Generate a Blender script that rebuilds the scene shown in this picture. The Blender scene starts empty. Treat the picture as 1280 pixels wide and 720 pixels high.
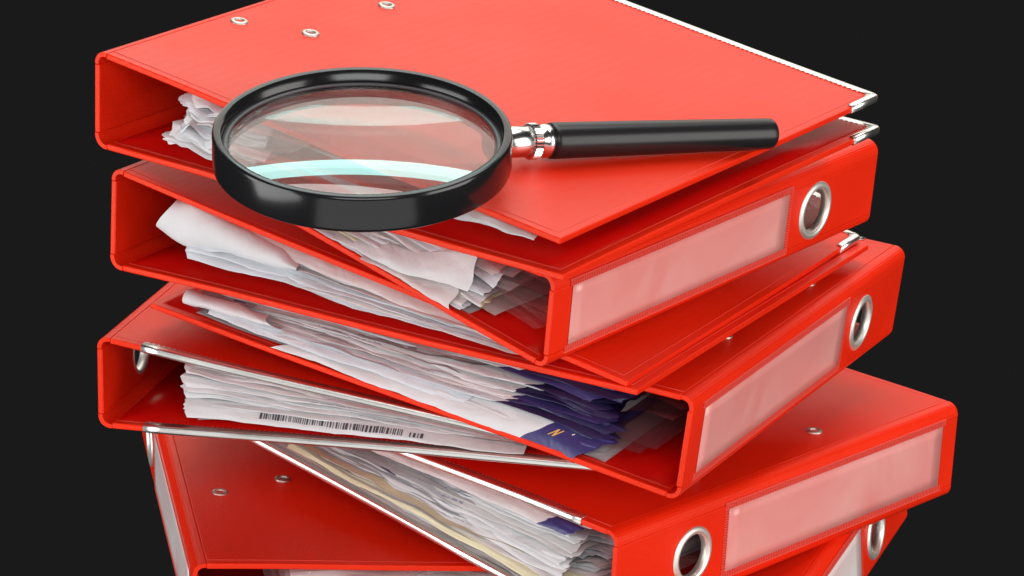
import bpy, bmesh, math, random
from mathutils import Vector, Matrix, noise
R = math.radians
S = bpy.context.scene
COL = S.collection

# ------------------------------------------------------------------ camera, light, exposure
MM = 0.001
cam_d = bpy.data.cameras.new('camera'); cam = bpy.data.objects.new('camera', cam_d); COL.objects.link(cam)
cam_d.sensor_width = 36; cam_d.lens = 36 * 4303.83 / 1280
cam_d.clip_start = .05; cam_d.clip_end = 50
ZUP = 1.0                                     # the whole stack is lifted by one metre
cam.location = (0, 0, ZUP); cam.rotation_euler = (math.pi/2 - 0.3146, 0, 0)
S.camera = cam

W_ = bpy.data.worlds.new('World'); S.world = W_; W_.use_nodes = True
bg = W_.node_tree.nodes['Background']; bg.inputs[0].default_value = (0.0103, 0.0103, 0.0103, 1); bg.inputs[1].default_value = 1.0

TARGET = Vector((0.0, 1.72, ZUP - 0.58))
def softbox(name, loc, sx, sy, power, color=(1, 1, 1), aim=None):
    l = bpy.data.lights.new(name, 'AREA'); l.shape = 'RECTANGLE'; l.size = sx; l.size_y = sy; l.energy = power; l.color = color
    o = bpy.data.objects.new(name, l); COL.objects.link(o); o.location = loc
    o.rotation_euler = ((aim or TARGET) - Vector(loc)).to_track_quat('-Z', 'Y').to_euler()
    return o
softbox('back_softbox',  (0.2, 4.1, ZUP + 0.85), 3.4, 1.9, 29, (1, .93, .84))
softbox('top_softbox',   (0.1, 2.15, ZUP + 1.1), 1.7, 1.1, 24)
softbox('right_softbox', (2.0, 0.8, ZUP - 0.3), 1.5, 1.7, 36, (1, .97, .94))
softbox('left_softbox',  (-1.8, 0.9, ZUP - 0.65), 1.4, 1.6, 31)
softbox('front_softbox', (0.1, -0.7, ZUP + 0.5), 1.8, 1.1, 33)
softbox('low_front_fill', (0.1, -0.1, ZUP - 1.7), 2.8, 1.7, 15)  # added fill from below, stands in for bounce off a white table
softbox('lens_crescent_strip', (-0.05, 3.2, ZUP + 1.2), 1.1, .16, 4.6, (.42, 1, .96), aim=Vector((-.07, 1.62, ZUP-.45)))  # added cyan lamp, placed to put a crescent reflection on the lens

S.view_settings.view_transform = 'Standard'; S.view_settings.look = 'None'
S.view_settings.exposure = 0; S.view_settings.gamma = 1
S.render.engine = 'CYCLES'
S.cycles.samples = 192; S.cycles.use_denoising = True
S.cycles.max_bounces = 12; S.cycles.transmission_bounces = 12; S.cycles.transparent_max_bounces = 16
S.render.resolution_x = 1024; S.render.resolution_y = 576

# ------------------------------------------------------------------ materials
def mat(name, color=(.8, .8, .8), rough=.5, metal=0, **kw):
    m = bpy.data.materials.new(name); m.use_nodes = True
    p = m.node_tree.nodes['Principled BSDF']
    p.inputs['Base Color'].default_value = (*color, 1); p.inputs['Roughness'].default_value = rough; p.inputs['Metallic'].default_value = metal
    for k, v in kw.items(): p.inputs[k.replace('_', ' ')].default_value = v
    return m, m.node_tree, p
def node(t, kind, **kw):
    n = t.nodes.new(kind)
    for k, v in kw.items():
        if k in n.inputs: n.inputs[k].default_value = v
        else: setattr(n, k, v)
    return n
def ramp(t, fac, stops):
    r = t.nodes.new('ShaderNodeValToRGB'); t.links.new(fac, r.inputs[0])
    while len(r.color_ramp.elements) < len(stops): r.color_ramp.elements.new(.5)
    for e, (p, c) in zip(r.color_ramp.elements, stops): e.position = p; e.color = (*c, 1) if len(c) == 3 else c
    return r

def leatherette(name, c, rough=.36, weave=.06):
    m, t, p = mat(name, c, rough); p.inputs['Specular IOR Level'].default_value = .36; p.inputs['Specular Tint'].default_value = (1, .66, .42, 1)
    tc = node(t, 'ShaderNodeTexCoord')
    n1 = node(t, 'ShaderNodeTexNoise', Scale=9.0, Detail=5.0); t.links.new(tc.outputs['Object'], n1.inputs['Vector'])
    cr = ramp(t, n1.outputs[0], [(.3, tuple(v*.93 for v in c)), (.7, tuple(min(1, v*1.05) for v in c))])
    t.links.new(cr.outputs[0], p.inputs['Base Color'])
    rr = ramp(t, n1.outputs[0], [(.3, (rough-.05,)*3), (.7, (rough+.07,)*3)]); t.links.new(rr.outputs[0], p.inputs['Roughness'])
    wv = []
    for d in ('X', 'Y'):
        w = node(t, 'ShaderNodeTexWave', wave_type='BANDS', bands_direction=d, Scale=330.0, Distortion=1.2, Detail=1.0)
        w.inputs['Detail Scale'].default_value = 2.0
        t.links.new(tc.outputs['Object'], w.inputs['Vector']); wv.append(w)
    wz = node(t, 'ShaderNodeTexWave', wave_type='BANDS', bands_direction='Z', Scale=330.0, Distortion=1.2)
    t.links.new(tc.outputs['Object'], wz.inputs['Vector'])
    a = node(t, 'ShaderNodeMath', operation='ADD'); t.links.new(wv[0].outputs['Fac'], a.inputs[0]); t.links.new(wv[1].outputs['Fac'], a.inputs[1])
    b = node(t, 'ShaderNodeMath', operation='ADD'); t.links.new(a.outputs[0], b.inputs[0]); t.links.new(wz.outputs['Fac'], b.inputs[1])
    nf = node(t, 'ShaderNodeTexNoise', Scale=420.0, Detail=3.0); t.links.new(tc.outputs['Object'], nf.inputs['Vector'])
    c2 = node(t, 'ShaderNodeMath', operation='ADD'); t.links.new(b.outputs[0], c2.inputs[0]); t.links.new(nf.outputs[0], c2.inputs[1])
    bp = node(t, 'ShaderNodeBump', Strength=weave, Distance=.0004); t.links.new(c2.outputs[0], bp.inputs['Height'])
    n3 = node(t, 'ShaderNodeTexNoise', Scale=14.0, Detail=2.0); t.links.new(tc.outputs['Object'], n3.inputs['Vector'])
    bp2 = node(t, 'ShaderNodeBump', Strength=.12, Distance=.004); t.links.new(n3.outputs[0], bp2.inputs['Height']); t.links.new(bp.outputs[0], bp2.inputs['Normal'])
    t.links.new(bp2.outputs[0], p.inputs['Normal'])
    return m
RED = leatherette('red leatherette', (.84, .022, .004), .36, .2)
REDIN_SHADED = leatherette('shaded red lining foil', (.52, .003, .002), .33, .05)  # darker than the cover red: interior shade put into the colour
SEAM, _, _ = mat('pale weld seam', (.80, .07, .045), .4)
STEEL, t_, p_ = mat('polished nickel', (.95, .92, .87), .38, 1)
tc_ = node(t_, 'ShaderNodeTexCoord'); n_ = node(t_, 'ShaderNodeTexNoise', Scale=30.0, Detail=2.0); t_.links.new(tc_.outputs['Object'], n_.inputs['Vector']); r_ = ramp(t_, n_.outputs[0], [(.3, (.26,)*3), (.75, (.36,)*3)]); t_.links.new(r_.outputs[0], p_.inputs['Roughness'])
DARKSTEEL, _, _ = mat('mechanism steel', (.16, .13, .13), .4, 1)
BORDER, _, _ = mat('ribbed welded border', (.82, .085, .06), .35)
RINGM, _, _ = mat('satin nickel ring', (.97, .93, .85), .5, 1)
RIVM, _, _ = mat('dull rivet metal', (.62, .56, .50), .45, 1)
CHROME, _, _ = mat('chrome', (.78, .76, .74), .2, 1)
BLACKP, _, _ = mat('black plastic', (.012, .012, .014), .28)
def pvc(name, c):
    m, t, p = mat(name, c, .3, Coat_Weight=.3, Coat_Roughness=.25)
    tc = node(t, 'ShaderNodeTexCoord')
    n = node(t, 'ShaderNodeTexNoise', Scale=11.0, Detail=3.0, Distortion=1.0); t.links.new(tc.outputs['Object'], n.inputs['Vector'])
    cr = ramp(t, n.outputs[0], [(.33, tuple(v*f for v, f in zip(c, (.97, .80, .80)))), (.68, tuple(min(1, v*f) for v, f in zip(c, (1.03, 1.2, 1.2))))]); t.links.new(cr.outputs[0], p.inputs['Base Color'])
    bp = node(t, 'ShaderNodeBump', Strength=.25, Distance=.004); t.links.new(n.outputs[0], bp.inputs['Height']); t.links.new(bp.outputs[0], p.inputs['Normal'])
    return m
PVC = pvc('pink frosted pocket film', (.80, .31, .28))
PVCGLARE = pvc('frosted pocket film with painted glare', (.85, .70, .69))  # whitened copy of the pocket film, glancing reflection put into its colour
def paper(name, c, rough=.75, trans=.0):
    m, t, p = mat(name, c, rough)
    tc = node(t, 'ShaderNodeTexCoord')
    n = node(t, 'ShaderNodeTexNoise', Scale=38.0, Detail=6.0); t.links.new(tc.outputs['Object'], n.inputs['Vector'])
    cr = ramp(t, n.outputs[0], [(.25, tuple(v*.9 for v in c)), (.7, c)]); t.links.new(cr.outputs[0], p.inputs['Base Color'])
    n2 = node(t, 'ShaderNodeTexNoise', Scale=48.0, Detail=5.0, Distortion=.9); t.links.new(tc.outputs['Object'], n2.inputs['Vector'])
    bp = node(t, 'ShaderNodeBump', Strength=.5, Distance=.0025); t.links.new(n2.outputs[0], bp.inputs['Height']); t.links.new(bp.outputs[0], p.inputs['Normal'])
    return m
WHITE = paper('white office paper', (.72, .71, .72)); COOL = paper('cool white paper', (.65, .68, .72)); WARM = paper('pinkish worn paper', (.69, .62, .61))
GREYP = paper('greyish recycled paper', (.60, .58, .57)); CREAM = paper('cream paper', (.80, .74, .50)); BEIGE = paper('beige card', (.66, .58, .48))
PURPLE = paper('violet print', (.042, .032, .150), .4); INK, _, _ = mat('black ink', (.07, .07, .08), .6); BLUEINK, _, _ = mat('violet ink', (.05, .04, .22), .6)
NAVY = paper('dark navy print', (.022, .018, .075), .35); GOLD, _, _ = mat('gold print', (.75, .42, .10), .4); GREYINK, _, _ = mat('grey ink', (.33, .31, .33), .7)
SLEEVE, t_, p_ = mat('clear plastic sleeve', (.75, .52, .52), .14); p_.inputs['Alpha'].default_value = .24
def slv():
    n = node(t_, 'ShaderNodeTexNoise', Scale=45.0, Detail=4.0, Distortion=2.0); bp = node(t_, 'ShaderNodeBump', Strength=.7, Distance=.004)
    tc = node(t_, 'ShaderNodeTexCoord'); t_.links.new(tc.outputs['Object'], n.inputs['Vector'])
    t_.links.new(n.outputs[0], bp.inputs['Height']); t_.links.new(bp.outputs[0], p_.inputs['Normal'])
slv()
SMOKE, _, ps_ = mat('smoky plastic sleeve', (.30, .12, .14), .14); ps_.inputs['Alpha'].default_value = .4

# ------------------------------------------------------------------ mesh helpers (all coordinates in millimetres of the thing's own frame)
def obj(name, bm, m, parent=None, smooth=True, bevel=0, seg=2, mats=None, recalc=True):
    if recalc: bmesh.ops.recalc_face_normals(bm, faces=bm.faces)
    for v in bm.verts: v.co *= MM
    me = bpy.data.meshes.new(name); bm.to_mesh(me); bm.free()
    for mm in (mats or [m]): me.materials.append(mm)
    if smooth: me.shade_smooth()
    o = bpy.data.objects.new(name, me); COL.objects.link(o)
    if parent: o.parent = parent
    if bevel:
        b = o.modifiers.new('bevel', 'BEVEL'); b.width = bevel*MM; b.segments = seg; b.limit_method = 'ANGLE'; b.angle_limit = R(50); b.harden_normals = True
    return o
def grid_solid(bm, f, g, nu, nv):
    """closed slab: f(u,v) outer surface, g(u,v) inner surface"""
    A = [[bm.verts.new(f(i/nu, j/nv)) for j in range(nv+1)] for i in range(nu+1)]
    B = [[bm.verts.new(g(i/nu, j/nv)) for j in range(nv+1)] for i in range(nu+1)]
    for i in range(nu):
        for j in range(nv):
            bm.faces.new((A[i][j], A[i+1][j], A[i+1][j+1], A[i][j+1])); bm.faces.new((B[i][j], B[i][j+1], B[i+1][j+1], B[i+1][j]))
    for i in range(nu):
        bm.faces.new((A[i][0], B[i][0], B[i+1][0], A[i+1][0])); bm.faces.new((A[i][nv], A[i+1][nv], B[i+1][nv], B[i][nv]))
    for j in range(nv):
        bm.faces.new((A[0][j], A[0][j+1], B[0][j+1], B[0][j])); bm.faces.new((A[nu][j], B[nu][j], B[nu][j+1], A[nu][j+1]))
def box(bm, c, ex, ey, ez, hx, hy, hz):
    c = Vector(c); vs = [bm.verts.new(c + ex*(sx*hx) + ey*(sy*hy) + ez*(sz*hz)) for sx in (-1, 1) for sy in (-1, 1) for sz in (-1, 1)]
    for q in ((0,1,3,2), (4,6,7,5), (0,4,5,1), (2,3,7,6), (0,2,6,4), (1,5,7,3)): bm.faces.new([vs[k] for k in q])
EX, EY, EZ = Vector((1,0,0)), Vector((0,1,0)), Vector((0,0,1))
def tube(bm, pts, r, n=8, cap=True):
    pts = [Vector(p) for p in pts]; rings = []
    for i, p in enumerate(pts):
        d = (pts[min(i+1, len(pts)-1)] - pts[max(i-1, 0)]).normalized()
        a = d.orthogonal().normalized() if i == 0 else (a - d*a.dot(d)).normalized()
        b = d.cross(a)
        rings.append([bm.verts.new(p + (a*math.cos(k*2*math.pi/n) + b*math.sin(k*2*math.pi/n))*r) for k in range(n)])
    for q, w in zip(rings, rings[1:]):
        for k in range(n): bm.faces.new((q[k], q[(k+1) % n], w[(k+1) % n], w[k]))
    if cap: bm.faces.new(rings[0]); bm.faces.new(rings[-1][::-1])
def lathe(bm, c, ax, prof, n=48, closed=False, a0=0):
    """prof: list of (radius, height along ax); closed=True joins last to first"""
    c = Vector(c); ax = Vector(ax).normalized(); a = ax.orthogonal().normalized(); b = ax.cross(a); rings = []
    for r, h in prof:
        if r < 1e-6: rings.append([bm.verts.new(c + ax*h)])
        else: rings.append([bm.verts.new(c + ax*h + (a*math.cos(a0+k*2*math.pi/n) + b*math.sin(a0+k*2*math.pi/n))*r) for k in range(n)])
    pairs = list(zip(rings, rings[1:])) + ([(rings[-1], rings[0])] if closed else [])
    for q, w in pairs:
        for k in range(n):
            k2 = (k+1) % n
            if len(q) == 1 and len(w) == 1: continue
            if len(q) == 1: bm.faces.new((q[0], w[k2], w[k]))
            elif len(w) == 1: bm.faces.new((q[k], q[k2], w[0]))
            else: bm.faces.new((q[k], q[k2], w[k2], w[k]))
def tag(o, label, cat, group=None):
    o['label'] = label; o['category'] = cat
    if group: o['group'] = group

# ------------------------------------------------------------------ the binders
L = 318.0; WID0 = 297.976; TH = 55.598; HOLE = 65.7; THK = 3.4; CH = 8.0
FIT = {   # side (+1 spine at the left, -1 spine at the right), [x, y, z, yaw, roll, pitch, top slope, bottom slope, extra thickness, extra width]
    'a': (1, [-215.0494, 1716.8616, -455.6348, 0.5913, 0.0519, 0.0032, 0.1326, -0.0215, -2.8266, -7.5956]),
    'b': (-1, [19.5112, 1619.5525, -545.9429, 0.6258, -0.0984, -0.0095, -0.0366, 0.183, -4.6936, -2.8131]),
    'c': (1, [-215.8285, 1771.9213, -536.6128, 0.4716, 0.0412, -0.035, 0.1886, -0.0283, 1.6773, 17.6981]),
    'd': (-1, [90.5525, 1663.4665, -629.5951, 0.4558, -0.1257, -0.0255, 0.0449, 0.0552, 3.1005, 28.1901]),
    'e': (1, [-227.8693, 1783.4408, -634.2808, 0.2206, 0.0076, -0.0411, 0.1544, 0.0038, -2.0898, -6.4664]),
    'f': (-1, [54.7586, 1691.3602, -716.8991, 0.723, -0.0341, -0.0431, -0.0192, 0.1199, 3.9213, -0.2861]),
    'g': (1, [-174.9812, 1744.5628, -755.7016, -0.1919, -0.0022, 0.036, 0.0891, 0.0845, 4.1791, -0.403]),
    'h': (-1, [119.6259, 1673.0663, -795.8422, 0.3952, 0.0306, 0.0918, 0.0659, 0.0802, -3.8896, -0.0333])}

class Frame:
    """canonical binder frame: x from the spine to the opening edge, y along the spine, z up"""
    def __init__(s, key):
        s.side, b = FIT[key]; psi, phi, th = b[3:6]
        S_ = Vector((math.sin(psi)*math.cos(th), math.cos(psi)*math.cos(th), math.sin(th)))
        n = Vector((math.cos(psi), -math.sin(psi), 0))*s.side
        u = n.cross(S_)*s.side
        n2 = n*math.cos(phi) - u*math.sin(phi); u2 = u*math.cos(phi) + n*math.sin(phi)
        O = Vector(b[:3])
        if s.side < 0: O = O + S_*L; S_ = -S_
        s.M = Matrix(((n2.x, S_.x, u2.x, O.x*MM), (n2.y, S_.y, u2.y, O.y*MM), (n2.z, S_.z, u2.z, O.z*MM + ZUP), (0, 0, 0, 1)))
        s.at, s.ab, s.T = b[6], b[7], TH + b[8]
    def top(s, d, y, k=0): return Vector((d*math.cos(s.at) - k*math.sin(s.at), y, s.T/2 - d*math.sin(s.at) - k*math.cos(s.at)))       # k mm inside the outer face
    def bot(s, d, y, k=0): return Vector((d*math.cos(s.ab) - k*math.sin(s.ab), y, -s.T/2 + d*math.sin(s.ab) + k*math.cos(s.ab)))
    def fy(s, yf): return yf if s.side > 0 else L - yf        # distance from the end that faces the camera

def build_binder(key, metal_front, label, rivet_list=(), window_mat=None, sag=(0, 0)):
    F = Frame(key); WID = WID0 + FIT[key][1][9]
    root = bpy.data.objects.new('lever_arch_binder', None); COL.objects.link(root)
    root.matrix_world = F.M; root.empty_display_size = .02
    tag(root, label, 'binder', 'red binders in the stack')
    metal_y = F.fy(0) if metal_front else F.fy(L)            # 0 or L
    inward = 1 if metal_y == 0 else -1
    def my(d): return metal_y + inward*d                      # distance from the metal end
    rnd = random.Random(key)
    for name, fn, sg in (('top_cover', F.top, sag[0]), ('bottom_cover', F.bot, sag[1])):
        up = 1 if name == 'top_cover' else -1
        def warp(d, y):
            return sg*math.sin(math.pi*d/WID) + .5*math.sin(d*.021+y*.013+rnd_ph)
        rnd_ph = rnd.uniform(0, 6)
        def f(u, v, k=0):
            d = CH + (WID-CH)*u; p = fn(d, L*v, k); p.z += warp(d, L*v)*min(1, (d-CH)/60); return p
        bm = bmesh.new(); grid_solid(bm, lambda u, v: f(u, v), lambda u, v: f(u, v, THK), 24, 8)
        cv = obj(name, bm, RED, root, bevel=.9, seg=3)
        # inner lining sheet and the weld seams around both faces
        def ff(d, y, k): return f((d-CH)/(WID-CH), y/L, k)
        bm = bmesh.new()
        grid_solid(bm, lambda u, v: ff(CH+2+(WID-CH-8)*u, 6+(L-12)*v, THK-.2), lambda u, v: ff(CH+2+(WID-CH-8)*u, 6+(L-12)*v, THK+.35), 24, 4)
        obj('lining', bm, REDIN_SHADED, cv)
        bm = bmesh.new()
        for k in (THK+.05, -.02):
            e = 5.0; P = [ff(CH+1 + (WID-e-CH-1)*i/24, e, k) for i in range(25)] + [ff(WID-e, e + (L-2*e)*i/24, k) for i in range(1, 25)] + [ff(WID-e-(WID-e-CH-1)*i/24, L-e, k) for i in range(1, 25)]
            tube(bm, P, .2, 4)
        obj('weld_seam', bm, SEAM if True else RED, cv)
        if key == 'c' and up < 0: continue                    # no rail on this cover
        # metal edge rail on one short edge, turned round the corner
        prof = [(5.6, -.5), (5.3, -.6), (1.5, -.65), (.3, -.55), (-.4, 0), (-.7, .8), (-.7, THK-.8), (-.4, THK), (.3, THK+.55), (1.5, THK+.65), (5.3, THK+.6), (5.6, THK+.5), (5.3, THK+.25), (.3, THK+.25), (.3, -.25), (5.3, -.25)]
        bm = bmesh.new(); prev = None; N_ = 26
        path = [(26 + (WID-26)*i/N_, None) for i in range(N_)]
        rings = []
        for i in range(N_+1):
            d = 26 + (WID-3-26)*i/N_
            rings.append([bm.verts.new(ff(d, my(q), k)) for q, k in prof])
        for i in range(1, 5):                                  # corner turn
            a = i/4*math.pi/2; c = WID-3
            rings.append([bm.verts.new(ff(c + (3-q)*math.sin(a), my(3 - (3-q)*math.cos(a)), k)) for q, k in prof])
        for yy in (12, 30):
            rings.append([bm.verts.new(ff(WID-(q if q < 3 else 3.2), my(yy), k)) for q, k in prof])
        for A_, B_ in zip(rings, rings[1:]):
            for k in range(len(prof)): bm.faces.new((A_[k], A_[(k+1) % len(prof)], B_[(k+1) % len(prof)], B_[k]))
        bm.faces.new(rings[0]); bm.faces.new(rings[-1][::-1])
        rail = obj('edge_rail', bm, STEEL, cv)
        bm = bmesh.new()
        d = 28
        while d < WID-10:
            for k in (-.3, THK+.3):
                box(bm, ff(d, my(5.8), k), EX, EY, EZ, .6, .6, .2)
            d += 3.0
        o = obj('rail_teeth', bm, STEEL, cv, smooth=False); o['kind'] = 'stuff'
    # hinge channels: folded strips between covers and spine
    for fn, s_ in ((F.top, 1), (F.bot, -1)):
        p0, p2 = Vector((0, 0, s_*(F.T/2-CH))), fn(CH, 0); p1 = Vector((0, 0, s_*F.T/2))
        def bez(t, k):
            p = p0.lerp(p1, .78).lerp(p2, .22) if False else None
            q1 = p0.lerp(p1, .62); q2 = p2.lerp(p1, .62)
            P = p0*(1-t)**3 + q1*3*t*(1-t)**2 + q2*3*t*t*(1-t) + p2*t**3
            T_ = (q1-p0)*3*(1-t)**2 + (q2-q1)*6*t*(1-t) + (p2-q2)*3*t*t
            nrm = Vector((T_.z, 0, -T_.x)).normalized()*s_
            return P + nrm*k
        bm = bmesh.new()
        grid_solid(bm, lambda u, v: bez(u, .0) + EY*(.05+(L-.1)*v), lambda u, v: bez(u, 2.6) + EY*(.05+(L-.1)*v), 7, 10)
        obj('hinge', bm, RED, root, bevel=.4, seg=2)
    # spine board with the finger hole
    hy = my(HOLE); zr = F.T/2-CH; RO, RI = 16.2, 13.6
    bm = bmesh.new()
    def plate(x):
        NS = 32; sq = 17.5
        inner = [bm.verts.new((x, hy + RI*math.cos(a), RI*math.sin(a))) for a in [2*math.pi*k/NS for k in range(NS)]]
        def onsq(a):
            c, s_ = math.cos(a), math.sin(a); m = max(abs(c), abs(s_)); return c/m*sq, s_/m*sq
        outer = []
        for k in range(NS):
            y_, z_ = onsq(2*math.pi*k/NS); outer.append(bm.verts.new((x, hy+y_, max(-zr, min(zr, z_/sq*zr)))))
        return inner, outer
    X0, X1 = 0.0, THK
    rr = [plate(X0), plate(X1)]
    NS = 32
    for (inn, out) in rr:
        for k in range(NS): bm.faces.new((inn[k], inn[(k+1) % NS], out[(k+1) % NS], out[k]))
    for k in range(NS): bm.faces.new((rr[0][0][k], rr[0][0][(k+1) % NS], rr[1][0][(k+1) % NS], rr[1][0][k]))
    # long plates either side
    sides = {1: (hy+17.5, L), -1: (0, hy-17.5)}
    for sg, (ya, yb) in sides.items():
        edge = [k for k in range(NS) if abs(rr[0][1][k].co.y - (hy + sg*17.5)) < 1e-4]
        edge.sort(key=lambda k: rr[0][1][k].co.z)
        far = yb if sg > 0 else ya
        fv = [[bm.verts.new((x, far, rr[0][1][k].co.z)) for k in edge] for x in (X0, X1)]
        for q in (0, 1):
            for a, b, c, d in zip(edge, edge[1:], fv[q], fv[q][1:]): bm.faces.new((rr[q][1][a], rr[q][1][b], d, c))
        for a, b in zip(range(len(edge)), range(1, len(edge))): bm.faces.new((fv[0][a], fv[0][b], fv[1][b], fv[1][a]))
        for e in (0, -1): bm.faces.new((rr[0][1][edge[e]], fv[0][e], fv[1][e], rr[1][1][edge[e]]))
    for k in range(NS):
        a, b = rr[0][1][k], rr[0][1][(k+1) % NS]
        if abs(abs(a.co.z) - zr) < 1e-4 and abs(abs(b.co.z) - zr) < 1e-4 and a.co.z*b.co.z > 0:
            bm.faces.new((a, b, rr[1][1][(k+1) % NS], rr[1][1][k]))
    sp = obj('spine', bm, RED, root, bevel=.8, seg=2)
    # finger ring
    bm = bmesh.new()
    lathe(bm, (0, hy, 0), (1, 0, 0), [(RI-1.0, -1.0), (RI+.2, -1.7), (RO-1, -1.5), (RO+.6, -.5), (RO+.6, -.05), (RI-.1, -.05), (RI-.1, THK+.1), (RI+1.1, THK+.1), (RI+1.1, THK+.5), (RI, THK+.8), (RI-1.0, THK+.3)], 48, closed=True)
    obj('finger_ring', bm, RINGM, sp, bevel=0)
    # label pocket: frosted film and its ribbed welded border
    y0, y1 = 96, 302; zl, zh = -13.5 - 3, 17.0                 # distance from the metal end
    zl, zh = -.30*F.T, .33*F.T
    wm = window_mat or PVC
    bm = bmesh.new()
    def film(u, v, k):
        bow = .2*math.sin(math.pi*u)*math.sin(math.pi*v)
        return Vector((-.35 - k - bow*.5, my(y0 + (y1-y0)*u), zl + (zh-zl)*v))
    grid_solid(bm, lambda u, v: film(u, v, .25), lambda u, v: film(u, v, 0), 20, 6)
    lp = obj('label_pocket', bm, wm, sp)
    bm = bmesh.new()
    def rib(yc, zc, hy_, hz_): box(bm, (-.45, my(yc), zc), EX, EY, EZ, .3, hy_, hz_)
    y = y0 - 3
    while y < y1 + 3:
        for z in (zl-1.6, zh+1.6): rib(y, z, .42, 1.7)
        y += 1.55
    z = zl
    while z < zh:
        rib(y0-1.8, z, 1.7, .42)
        z += 1.55
    for z, s_ in ((zl, -1), (zh, 1)): box(bm, (-.3, my((y0+y1)/2), z + s_*3.6), EX, EY, EZ, .35, (y1-y0)/2+3, .35)
    o = obj('pocket_border', bm, BORDER, lp, smooth=False); o['kind'] = 'stuff'
    # rivets of the lever mechanism, standing in the top cover
    for (rx, ry) in rivet_list:
        ry = F.fy(ry)
        c = F.top(rx, ry); nrm = (F.top(rx, ry, -1) - c)
        bm = bmesh.new()
        lathe(bm, c + nrm*(.35 + sag[0]*.3), nrm, [(2.5, -3), (2.55, .1), (2.8, .6), (3.3, .8), (4.0, .65), (4.6, .3), (4.8, 0), (4.8, -.8)], 32)
        rv = obj('rivet', bm, RIVM, root)
        bm = bmesh.new(); lathe(bm, c + nrm*(.2 + sag[0]*.3), nrm, [(0, -.3), (1.3, -.4), (2.5, -.6), (2.5, -2)], 16)
        obj('rivet_core', bm, DARKSTEEL, rv)
    # lever arch mechanism under the top cover
    a, b = F.top(45, 160, THK+1.4), None
    ez = (F.top(45, 160, 0) - F.top(45, 160, 1)).normalized(); ex = EY.cross(ez).normalized()
    bm = bmesh.new(); box(bm, a, ex, EY, ez, 26, 72, .8); mech = obj('lever_mechanism', bm, STEEL, root, bevel=.5)
    depth = max(10, min(F.T-14, F.T - 70*(math.sin(F.at)+math.sin(F.ab)) - 12))
    for yy in (120, 200):
        bm = bmesh.new()
        tube(bm, [a + EY*(yy-160) + ex*(-14) - ez*0, a + EY*(yy-160) - ex*14 - ez*depth*.8, a + EY*(yy-160) - ex*8 - ez*depth], 1.6, 8)
        tube(bm, [a + EY*(yy-160) - ex*8 - ez*depth, a + EY*(yy-160) + ex*6 - ez*(depth*.98), a + EY*(yy-160) + ex*13 - ez*depth*.75, a + EY*(yy-160) + ex*14], 1.5, 8)
        obj('ring_arch', bm, STEEL, mech)
    bm = bmesh.new(); tube(bm, [a + EY*40 + ex*15 - ez*3, a + EY*46 + ex*8 - ez*7, a - EY*10 - ex*12 - ez*9, a - EY*62 - ex*14 - ez*7], 1.9, 8)
    obj('lever', bm, STEEL, mech)
    bm = bmesh.new(); box(bm, a - EY*66 - ex*14 - ez*7, ex, EY, ez, 4, 9, 2.4); obj('lever_grip', bm, BLACKP, mech, bevel=1)
    return F, root

BIND = [
 ('a', False, 'topmost red binder, carrying the magnifying glass, with rivets on its sheeny top cover', PVC),
 ('b', False, 'second red binder from the top, large pink label pocket and ring facing right', PVC),
 ('c', False, 'third red binder from the top, closed spine left, rolled pale papers inside', PVC),
 ('d', False, 'fourth red binder from the top, violet printed sheets inside, steep spine right', PVC),
 ('e', True, 'fifth red binder from the top, two metal rails in front, barcode sheet inside', PVC),
 ('f', True, 'sixth red binder from the top, long label pocket right, dark finger hole in front', PVC),
 ('g', False, 'seventh red binder, lower left, broad top cover and glare-whitened label on its left spine', PVCGLARE),
 ('h', False, 'lowest red binder, only its right end with ring and glare-whitened pocket showing', PVCGLARE)]
FR = {}
RIV = {'a': [(18, 97), (51.3, 116.4), (49, 188.7), (18, 208)], 'd': [(26, 99.4), (23, 214.5)], 'f': [(27.7, 97), (27.7, 210.5)], 'g': [(26.6, 100), (65.7, 121), (64, 205), (27, 220)]}
for key, mf, lab, wm in BIND:
    FR[key], _ = build_binder(key, mf, lab, RIV.get(key, ()), wm)

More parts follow.
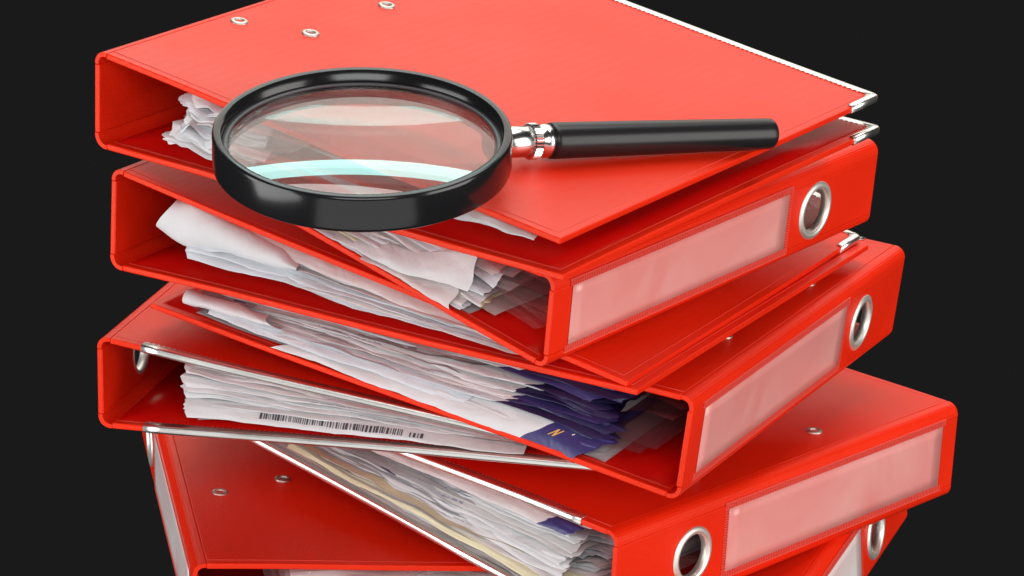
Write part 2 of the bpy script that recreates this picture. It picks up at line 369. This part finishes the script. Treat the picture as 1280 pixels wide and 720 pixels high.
# ------------------------------------------------------------------ the papers
def smooth01(t): t = max(0, min(1, t)); return t*t*(3-2*t)
def nz(x, y, s): return noise.noise(Vector((x, y, s*7.31)))
def paper_stack(key, label, n, x0, x1, seed, lift=1.0, hmax=60, r0=8, step=10, mats=None, droop=.25, curl=4, jx=6, special=None, endj=None, top_gap=1.0, wav=1.0, endrec=0):
    """n sheets filed between the covers; returns nothing, every sheet is a part"""
    F = FR[key]; rnd = random.Random(seed)
    root = bpy.data.objects.new('paper_stack', None); COL.objects.link(root); root.matrix_world = F.M; root.empty_display_size = .02
    tag(root, label, 'papers', 'papers filed in the binders')
    mats = mats or [WHITE, WHITE, COOL, WARM, GREYP]
    special = special or {}
    w = [rnd.uniform(.25, 1.9)**1.6 for _ in range(n)]; tot = sum(w)
    phase = [rnd.uniform(0, 50) for _ in range(n)]
    def zb(x): return -F.T/2 + x*math.tan(F.ab) + THK + .9
    def zt(x): return F.T/2 - x*math.tan(F.at) - THK - .9
    NX, NY = 44, 12
    yfs = [0, 2, 4.5, 8, 13, 20, 30, 45, 70, 110, 160, 220, 285]
    def cum(k, x, yf):
        # thickness fields are positive, so the sheets never cross
        dec = 1/(1+yf/60)
        s_ = 0; a = 0
        for j in range(n):
            t = w[j]*(1 + dec*1.6*max(-.55, nz(x*.016, yf*.02, phase[j])*1.3)) + w[j]*dec*.6*max(-.5, nz(x*.05, yf*.05, phase[j]+9))
            if j < k: a += t
            s_ += t
        return a/s_
    info = []
    clump = 0
    for k in range(n):
        if k % 4 == 0 or rnd.random() < .2: clump = rnd.uniform(-1, 1)*jx
        sp_ = special.get(k, {})
        fr = k/max(1, n-1)
        rec = sp_.get('rec', r0 + step*fr + rnd.uniform(-.3, .45)*step*.6)
        xa = sp_.get('x0', x0 + clump + rnd.uniform(-1, 1)*1.5); xb = sp_.get('x1', x1 + rnd.uniform(-1, 1)*(endj or jx))
        sk = rnd.uniform(-.012, .012); ca = rnd.uniform(-1, 1)*curl; cb = rnd.uniform(-1, 1)*curl*.6
        m = sp_.get('mat', rnd.choice(mats)); m2 = sp_.get('mat2'); split = sp_.get('split')
        ph = phase[k]
        def pos(u, yf, dz=0, fr=fr, k=k, rec=rec, xa=xa, xb=xb, sk=sk, ca=ca, cb=cb, ph=ph):
            x = xa + (xb-xa)*u
            yy = rec + sk*(x-xa) + 1.6*nz(x*.012, 3.3, ph) + .5*nz(x*.09, 1.3, ph) + yf
            yy += endrec*fr*smooth01((x0+95-x)/60)
            lo, hi = zb(x) + lift, zt(x) - top_gap
            if hi < lo + .8: mid = (zb(x)+zt(x))/2; lo, hi = mid-.4, mid+.4
            H = min(hmax, hi-lo); H *= 1 - droop*(1-smooth01((yf+rec)/38))
            c = cum(k, x, yf)
            z = lo + H*c
            e = max(0, 1-abs(x-x0)/26)**2*math.exp(-yf/30); z += ca*e*min(1, H/20)
            e2 = max(0, 1-abs(x-x1)/26)**2*math.exp(-yf/30); z += cb*e2*min(1, H/20)
            z += wav*.5*nz(x*.03, yf*.03, ph)*min(1, H/12)
            z = max(zb(x)+.15, min(zt(x)-.15, z))
            return Vector((x, F.fy(yy), z + dz))
        bm = bmesh.new(); V = [[bm.verts.new(pos(i/NX, yf)) for yf in yfs] for i in range(NX+1)]
        for i in range(NX):
            for j in range(len(yfs)-1):
                fc = bm.faces.new((V[i][j], V[i+1][j], V[i+1][j+1], V[i][j+1]))
                if m2 and split and split[0] <= xa + (xb-xa)*(i+.5)/NX <= split[1] and yfs[j] < sp_.get('depth', 400): fc.material_index = 1
        o = obj('sheet', bm, m, root, mats=[m, m2] if m2 else None, recalc=False)
        if m is SLEEVE or m is SMOKE: o.name = 'plastic_sleeve'
        info.append((o, pos, xa, xb))
    return info
def flap(key, like, knots, yf0, yf1, m, seed, roll=False, m2=None, split=None, name='sheet', back=40, shear=0):
    """a single sheet that hangs or rolls at the front of its stack; knots: x, lower and upper edge as fractions of the opening"""
    F = FR[key]; ph = seed*3.7; root = like[0][0].parent
    def zz(x, fr): return -F.T/2 + x*math.tan(F.ab) + THK + fr*(F.T - x*(math.tan(F.ab)+math.tan(F.at)) - 2*THK)
    def kn(x):
        for (xa, a, b), (xb, c, d) in zip(knots, knots[1:]):
            if x <= xb or xb == knots[-1][0]:
                t = max(0, min(1, (x-xa)/(xb-xa))); t = t*t*(3-2*t)*.5 + t*.5; return a+(c-a)*t, b+(d-b)*t
    x0, x1 = knots[0][0], knots[-1][0]
    def pos(u, yf, dz=0):
        x = x0 + (x1-x0)*u; lo, hi = kn(x); zl, zh = zz(x, lo), zz(x, hi)
        wob = 1.5*nz(x*.035, yf*.07, ph) + .8*nz(x*.11, yf*.2, ph+4) + .3*nz(x*.3, yf*.4, ph+8)
        if roll:
            a = yf/14*math.pi*1.15 - math.pi*.62; rz = (zh-zl)/2; ry = yf1-yf0
            y_ = yf0 + ry*(1-math.cos(a)) + dz*0; z_ = (zl+zh)/2 + rz*math.sin(a)
            x_ = x + 5*math.sin(a*1.3)*(1-u)**2
            return Vector((x_, F.fy(y_ + wob - dz*math.cos(a)), z_ + wob*.5 + dz*math.sin(a)))
        if yf <= 14:
            t = yf/14; return Vector((x - shear*(t-.5) - 3*nz(t*2.6, 1.7, ph)*(1-u)**4 - 2*t*(1-u)**3, F.fy(yf0 + (yf1-yf0)*t**1.35 + wob - dz*.8), zl + (zh-zl)*(t**.85) + wob*.3 + dz*.5))
        return Vector((x, F.fy(yf1 + (yf-14) + wob), zh + wob*.3))
    ys = [14*i/12 for i in range(13)] + ([] if roll else [20, back])
    NX = 40; bm = bmesh.new(); V = [[bm.verts.new(pos(i/NX, y)) for y in ys] for i in range(NX+1)]
    for i in range(NX):
        for j in range(len(ys)-1):
            f = bm.faces.new((V[i][j], V[i+1][j], V[i+1][j+1], V[i][j+1]))
            xx = x0 + (x1-x0)*(i+.5)/NX
            if m2 and split[0] <= xx <= split[1]: f.material_index = 1
    o = obj(name, bm, m, root, mats=[m, m2] if m2 else None, recalc=False)
    return (o, pos, x0, x1)
def patch(info, k, xa, xb, y0, y1, m, name='print', bars=None, dz=.35, parent=True):
    """flat print laid on sheet k: xa..xb in mm from the spine, y0..y1 mm in from its front edge"""
    o, pos, sx0, sx1 = info[k]
    bm = bmesh.new()
    for (a, b) in (bars or [(xa, xb)]):
        nseg = max(1, int(abs(b-a)/6)); ny = 4
        V = [[bm.verts.new(pos(((a + (b-a)*i/nseg)-sx0)/(sx1-sx0), y0 + (y1-y0)*j/ny, dz)) for j in range(ny+1)] for i in range(nseg+1)]
        for i in range(nseg):
            for j in range(ny): bm.faces.new((V[i][j], V[i+1][j], V[i+1][j+1], V[i][j+1]))
    return obj(name, bm, m, o, recalc=False)
def text_lines(info, k, xa, xb, y0, rows, seed, m=None, h=.9, gap=2.6):
    rnd = random.Random(seed)
    for r in range(rows):
        bars = []; x = xa
        while x < xb:
            l = rnd.uniform(1.5, 6); bars.append((x, min(xb, x+l))); x += l + rnd.uniform(.8, 1.6)
        patch(info, k, 0, 0, y0 + r*gap, y0 + r*gap + h, m or GREYINK, 'printed_line', bars)

W1 = [WHITE, WHITE, COOL, WARM]
pa = paper_stack('a', 'crumpled white papers inside the topmost binder, left of the magnifying glass', 20, 48, 112, 11, lift=15, hmax=34, r0=14, step=8, mats=W1, droop=.1, curl=3, jx=4)
pb = paper_stack('b', 'loose white and beige sheets fanned out in the second binder below the magnifying glass', 24, 46, 255, 22, lift=.5, hmax=60, r0=5, step=9, mats=[WHITE, WHITE, WARM, GREYP, COOL], curl=2, jx=8, droop=.12, endrec=16,
     special={23: dict(mat=WARM, rec=10), 22: dict(mat=WHITE, x0=54, rec=3), 4: dict(mat=SLEEVE, x0=16), 9: dict(mat=SLEEVE, x0=14), 14: dict(mat=SMOKE, x0=20), 18: dict(mat=SLEEVE, x0=15), 20: dict(mat=SMOKE, x0=22), 1: dict(mat=WARM, x0=40)})
pc = paper_stack('c', 'rolled and folded whitish papers in the third binder, right of its thick spine', 16, 50, 262, 33, lift=9, hmax=30, r0=12, step=10, mats=[WHITE, WARM, WHITE, WHITE, GREYP], curl=5, jx=9, droop=.15)
pd = paper_stack('d', 'thick bundle of bills with violet printed ends in the fourth binder', 28, 52, 296, 44, lift=.6, hmax=60, r0=3, step=12, mats=[WHITE, COOL, WHITE, WARM, WARM], curl=2, jx=6, droop=.08, endrec=34,
     special={3: dict(mat=WHITE, mat2=PURPLE, split=(0, 96), x0=62, rec=12), 7: dict(mat=WHITE, mat2=PURPLE, split=(0, 92), x0=50, rec=5), 11: dict(mat=COOL, mat2=PURPLE, split=(0, 86), x0=46), 15: dict(mat=COOL, mat2=PURPLE, split=(0, 92), x0=44), 19: dict(mat=WARM, mat2=PURPLE, split=(0, 98), x0=42),
              23: dict(mat=WARM, mat2=PURPLE, split=(0, 104), x0=40), 26: dict(mat=WARM, mat2=PURPLE, split=(0, 118), x0=36, rec=14), 27: dict(mat=WARM, mat2=PURPLE, split=(0, 120), x0=38, rec=18), 5: dict(mat=SMOKE, x0=30), 9: dict(mat=SMOKE, x0=24), 13: dict(mat=SMOKE, x0=20), 17: dict(mat=SMOKE, x0=18), 21: dict(mat=SMOKE, x0=18), 24: dict(mat=SLEEVE, x0=28)})
pe = paper_stack('e', 'pile of invoices with a barcode in the fifth binder, between two metal rails', 20, 50, 262, 55, lift=3, hmax=40, r0=9, step=10, mats=W1, curl=3, jx=4, droop=.3, special={1: dict(mat=WHITE, x0=54), 19: dict(mat=WARM, rec=16)})
pf = paper_stack('f', 'dense paper bundle with a cream sheet and violet corner slips in the sixth binder', 34, 32, 265, 66, lift=.6, hmax=62, r0=3, step=12, mats=[WHITE, WHITE, COOL, WARM, GREYP], curl=2, jx=9, droop=.1, endrec=22,
     special={9: dict(mat=CREAM, rec=3), 30: dict(mat=COOL, mat2=PURPLE, split=(0, 66), x0=44), 32: dict(mat=WARM, mat2=PURPLE, split=(0, 74), x0=46), 27: dict(mat=WHITE, mat2=PURPLE, split=(0, 58), x0=40), 18: dict(mat=SLEEVE, x0=20), 6: dict(mat=SLEEVE, x0=18)})
pg = paper_stack('g', 'papers in clear sleeves just showing in the seventh binder at the bottom of the picture', 14, 50, 250, 77, lift=8, hmax=44, r0=6, step=6, mats=[WARM, GREYP, SLEEVE, SLEEVE], curl=6, jx=10, droop=.05)

def fan(key, like, n, x0, x1, lo, hi, seed, yf0=4, step=9, jx=5, mats=None, purple=None, depth=5, rag=1.0):
    """n overlapping single sheets whose front edges lie over one another like shingles"""
    rnd = random.Random(seed); out = []; clump = 0
    for k in range(n):
        if k % 3 == 0: clump = rnd.uniform(-1, 1)*jx
        f = lo + (hi-lo)*(k+.5+rnd.uniform(-.3, .3))/n; h = (hi-lo)/n*rnd.uniform(1.0, 1.9)
        xa = x0 + clump + rnd.uniform(-1.5, 1.5); xb = x1 - rnd.uniform(0, 14); kn = []
        for q in (0, .12, .3, .5, .75, 1):
            d = rnd.uniform(-.5, .5)*h*rag; e = 1 + .5*rnd.uniform(-1, 1)*rag*(1-q*.6)
            kn.append((xa+(xb-xa)*q, max(.01, f-h*e+d), min(.97, f+d)))
        y = yf0 + step*(k/n) + rnd.uniform(-1, 1)*1.2
        m = rnd.choice(mats or [WHITE, WHITE, WHITE, COOL, WARM])
        kw = dict(m2=rnd.choice([PURPLE, NAVY, NAVY]), split=(0, xa + rnd.uniform(*purple)), shear=rnd.uniform(3, 16)) if purple else {}
        out.append(flap(key, like, kn, y, y+depth, m, seed*10+k, **kw))
    return out
# single sheets that hang, fold or roll in front of their stacks
fan('a', pa, 8, 47, 108, .22, .88, 201, yf0=6, step=7, jx=6, rag=1.5)
fan_b = fan('b', pb, 11, 50, 170, .05, .80, 202, yf0=2, step=9, jx=12, mats=[WHITE, WHITE, WARM, COOL, GREYP, CREAM], rag=1.2)
fan_c = fan('c', pc, 6, 58, 262, .34, .78, 203, yf0=4, step=6, jx=14, mats=[WHITE, WARM, WHITE, COOL], rag=.9)
fan_d = fan('d', pd, 13, 52, 296, .27, .96, 204, yf0=4, step=15, jx=10, purple=(20, 62), rag=1.2)
fan_e = fan('e', pe, 10, 49, 235, .36, .96, 205, yf0=7, step=10, jx=4, rag=1.2)
fan_f = fan('f', pf, 17, 36, 262, .04, .96, 206, yf0=3, step=14, jx=9, mats=[WHITE, WHITE, COOL, WARM, GREYP, WHITE, WHITE], rag=.8)
fan('g', pg, 5, 50, 240, .45, .95, 207, yf0=6, step=5, mats=[WARM, GREYP, SLEEVE])
flap('a', pa, [(222, .55, .90), (250, .72, .93), (272, .8, .93)], 1, 5, GREYP, 91)
fb = flap('b', pb, [(54, .38, .88), (101, .12, .46), (150, .02, .12)], 1, 9, WHITE, 1)
fb2 = flap('b', pb, [(62, .02, .34), (86, .04, .22), (120, .02, .12)], -1, 6, WARM, 2)
fc = flap('c', pc, [(30, .50, .86), (45, .36, .94), (64, .44, .90), (101, .48, .80), (114, .56, .66)], 3, 11, WHITE, 3, roll=True)
fc2 = flap('c', pc, [(50, .76, .92), (120, .66, .86), (250, .4, .8)], 7, 13, WARM, 4)
fc4 = flap('c', pc, [(112, .30, .40), (140, .30, .42), (250, .2, .4)], 4, 9, WARM, 32)
fd = flap('d', pd, [(54, .0, .27), (91, .0, .30), (152, .02, .26), (240, .02, .2)], 0, 8, WHITE, 5, m2=PURPLE, split=(50, 88), shear=16)
fd1 = flap('d', pd, [(130, .12, .30), (180, .16, .34), (240, .14, .36), (290, .2, .4)], 2, 8, COOL, 56)
fd2 = flap('d', pd, [(250, .35, .5), (285, .28, .56), (306, .2, .62)], 1, 7, WHITE, 6, roll=True)
fe = flap('e', pe, [(50, .17, .40), (87, .18, .42), (119, .16, .42), (175, .18, .46), (240, .1, .42)], 1.5, 10, WHITE, 8)
ff_ = flap('f', pf, [(40, .05, .14), (90, .08, .18), (170, .10, .2), (250, .1, .22)], 3, 8, CREAM, 11)
ff4 = flap('f', pf, [(40, .70, .82), (110, .74, .86), (240, .70, .82)], 9, 15, WARM, 122, m2=PURPLE, split=(30, 62), shear=8)

# flat print on the sheets
rt = random.Random(99)
for fn_ in (fan_b, fan_c, fan_d, fan_e, fan_f):
    for inf in fn_[1::2]:
        a = inf[2] + rt.uniform(.3, .6)*(inf[3]-inf[2]); b = min(inf[3]-4, a + rt.uniform(12, 40)); y = rt.uniform(1.5, 7)
        text_lines([inf], 0, a, b, y, rt.choice([1, 1, 2]), rt.random(), rt.choice([GREYINK, GREYINK, INK, BLUEINK]), h=.7, gap=2.0)
rb = random.Random(5); bars = []; x = 92.0
while x < 172:
    wd = rb.choice([.35, .45, .6, .9, 1.3]); bars.append((x, x+wd)); x += wd + rb.choice([.45, .6, .9, 1.2])
patch([fe], 0, 0, 0, 4.0, 10.4, INK, 'barcode', bars)
patch([fe], 0, 176, 184, 4, 9, INK, 'barcode', [(176, 176.8), (178, 179.4), (180.4, 181), (182, 183.6)])
patch(pe, 19, 0, 0, 1, 5, GREYINK, 'barcode', [(118+i*1.7, 118.8+i*1.7) for i in range(12)])
text_lines(pe, 2, 150, 200, 4, 2, 3); text_lines(pe, 6, 90, 160, 2, 2, 4, INK)
text_lines(pd, 6, 150, 240, 3, 2, 6); text_lines(pd, 12, 180, 280, 3, 1, 7); text_lines(pd, 20, 120, 230, 4, 2, 8)
for k, a, b in ((20, 268, 280), (8, 255, 268), (6, 248, 262), (4, 250, 256)): patch(pd, k, a, b, .6, 4.5, BLUEINK, 'printed_mark')
def stroke(inf, a, b, w, m, name):
    """one straight stroke of lettering between two (x, y) points on a hanging sheet"""
    o, pos, x0, x1 = inf; bm = bmesh.new(); n_ = Vector((b[1]-a[1], a[0]-b[0])).normalized()*w
    V = [bm.verts.new(pos((q[0]+sg*n_.x-x0)/(x1-x0), q[1]+sg*n_.y, .4)) for q in (a, b) for sg in (-1, 1)]
    bm.faces.new((V[0], V[1], V[3], V[2])); obj(name, bm, m, o, recalc=False)
for a, b in (((80, 6.6), (79.2, 10.4)), ((79.2, 10.4), (77.4, 6.6)), ((77.4, 6.6), (76.6, 10.4))): stroke(fd, a, b, .42, GOLD, 'gold_letter_stroke')
stroke(fd, (71, 9.5), (70.4, 10.3), .5, WARM, 'gold_dot')
for k, a, b in ((20, 170, 182), (16, 178, 186), (12, 190, 204), (8, 196, 206), (24, 165, 172)): patch(pf, k, a, b, .6, 3.6, BLUEINK, 'printed_mark')
text_lines(pf, 14, 60, 160, 3, 1, 12); text_lines(pf, 20, 70, 180, 3, 1, 13); text_lines(pc, 9, 70, 150, 3, 2, 14); text_lines(pb, 16, 90, 190, 3, 1, 15)

# ------------------------------------------------------------------ the magnifying glass
C0 = Vector((-72.018, 1599.770, -440.351)); NR = Vector((0.02300475, -0.18191482, 0.98304516)).normalized(); RR = 72.403; HT = 18.6
HE = Vector((136.5, 1717.4, -474.8))                         # far end of the handle axis
mg = bpy.data.objects.new('magnifying_glass', None); COL.objects.link(mg)
e1 = Vector((1, 0, 0)); e1 = (e1 - NR*e1.dot(NR)).normalized(); e2 = NR.cross(e1)
base = C0 - NR*HT
mg.matrix_world = Matrix(((e1.x, e2.x, NR.x, base.x*MM), (e1.y, e2.y, NR.y, base.y*MM), (e1.z, e2.z, NR.z, base.z*MM+ZUP), (0, 0, 0, 1)))
mg.empty_display_size = .03
tag(mg, 'large magnifying glass with black frame and black handle lying on the topmost red binder', 'magnifying glass')
inv = Matrix((e1, e2, NR))
GLOSSB, t_, p_ = mat('glossy black plastic', (.010, .010, .011), .16)
n_ = node(t_, 'ShaderNodeTexNoise', Scale=140.0, Detail=4.0); r_ = ramp(t_, n_.outputs[0], [(.35, (.13,)*3), (.8, (.24,)*3)]); t_.links.new(r_.outputs[0], p_.inputs['Roughness'])
bm = bmesh.new()
prof = [(RR-4.2, HT-.2), (RR-3.2, HT), (RR-.9, HT-.1), (RR-.2, HT-.9), (RR, HT-2.2), (RR, 2.0), (RR-.3, .7), (RR-1.2, 0), (RR-5, 0), (RR-5.6, .6), (RR-5.8, 7.4), (RR-4.9, 8.2), (RR-4.9, 9.6), (RR-4.6, 10.4)]
lathe(bm, (0, 0, 0), EZ, prof, 160, closed=True)
obj('lens_frame', bm, GLOSSB, mg)
bm = bmesh.new()                                             # thin retaining ring above the lens
lathe(bm, (0, 0, 0), EZ, [(RR-4.7, 11.4), (RR-4.7, 12.6), (RR-7.4, 12.2), (RR-7.8, 11.4)], 128, closed=True)
DG, _, _ = mat('dark grey retaining ring', (.06, .055, .06), .3)
obj('retaining_ring', bm, DG, mg)
GLASS = bpy.data.materials.new('coated lens glass'); GLASS.use_nodes = True; t_ = GLASS.node_tree; t_.nodes.remove(t_.nodes['Principled BSDF'])
geo_ = node(t_, 'ShaderNodeNewGeometry'); mi_ = node(t_, 'ShaderNodeMapRange'); mi_.inputs['To Min'].default_value = 1.55; mi_.inputs['To Max'].default_value = 1/1.55; t_.links.new(geo_.outputs['Backfacing'], mi_.inputs['Value'])
fr_ = node(t_, 'ShaderNodeFresnel'); t_.links.new(mi_.outputs[0], fr_.inputs['IOR']); tr_ = node(t_, 'ShaderNodeBsdfTransparent', Color=(.97, .985, .98, 1)); rf_ = node(t_, 'ShaderNodeBsdfRefraction', IOR=1.5, Roughness=0.0)
gl_ = node(t_, 'ShaderNodeBsdfGlossy', Color=(.92, 1, .98, 1), Roughness=0.0)
m1 = node(t_, 'ShaderNodeMixShader'); m1.inputs[0].default_value = .30; t_.links.new(tr_.outputs[0], m1.inputs[1]); t_.links.new(rf_.outputs[0], m1.inputs[2])
m2_ = node(t_, 'ShaderNodeMixShader'); t_.links.new(fr_.outputs[0], m2_.inputs[0]); t_.links.new(m1.outputs[0], m2_.inputs[1]); t_.links.new(gl_.outputs[0], m2_.inputs[2])
t_.links.new(m2_.outputs[0], t_.nodes['Material Output'].inputs['Surface'])
bm = bmesh.new(); AP = RR-5.1; th = 5.0; prof = []
for i in range(17): r = AP*i/16; prof.append((r, 10.0 + th*(1-(r/AP)**2) + .9))
for i in range(16, -1, -1): r = AP*i/16; prof.append((r, 10.0 - th*(1-(r/AP)**2) - .9))
lathe(bm, (0, 0, 0), EZ, prof, 128)
obj('lens', bm, GLASS, mg)
# handle: ferrule, knurled collar, neck, grip
hc = inv @ (C0 - NR*(HT/2) - base); he = inv @ (HE - base)
ax = (he-hc).normalized(); LEN = (he-hc).length - 3
bm = bmesh.new(); lathe(bm, hc, ax, [(0, RR-2.5), (7.6, RR-2.5), (8.6, RR-1.5), (8.6, RR+2.2), (7.9, RR+3), (0, RR+3)], 40); obj('socket', bm, GLOSSB, mg)
s0 = RR+2.5
bm = bmesh.new(); lathe(bm, hc, ax, [(0, s0), (7.4, s0), (7.9, s0+.6), (7.9, s0+16.5), (7.3, s0+17.2), (0, s0+17.2)], 48); fer = obj('ferrule', bm, CHROME, mg)
bm = bmesh.new(); n = 34
c = hc; a_ = ax.orthogonal().normalized(); b_ = ax.cross(a_); rings = []
for h, r in ((s0+17, 8.0), (s0+17.6, 8.9), (s0+21.6, 8.9), (s0+22.2, 8.0)):
    rings.append([bm.verts.new(c + ax*h + (a_*math.cos(k*math.pi/n) + b_*math.sin(k*math.pi/n))*(r + (.3 if k % 2 else -.3))) for k in range(2*n)])
for q, w in zip(rings, rings[1:]):
    for k in range(2*n): bm.faces.new((q[k], q[(k+1) % (2*n)], w[(k+1) % (2*n)], w[k]))
bm.faces.new(rings[0]); bm.faces.new(rings[-1])
obj('knurled_collar', bm, CHROME, mg, smooth=False)
bm = bmesh.new(); lathe(bm, hc, ax, [(0, s0+22), (6.6, s0+22), (6.4, s0+23), (8.2, s0+25), (8.5, s0+26), (8.5, s0+29.5), (0, s0+29.5)], 48); obj('neck', bm, CHROME, mg)
g0 = s0+29.3
bm = bmesh.new(); lathe(bm, hc, ax, [(0, g0), (8.6, g0), (9.1, g0+.6), (9.2, g0+3), (8.9, g0+40), (8.0, LEN-4), (7.9, LEN-1), (7.3, LEN), (0, LEN+.2)], 56)
GRIPM, tg, pg_ = mat('satin black plastic', (.013, .012, .013), .30)
pg_.inputs['Specular IOR Level'].default_value = .35
obj('grip', bm, GRIPM, mg)
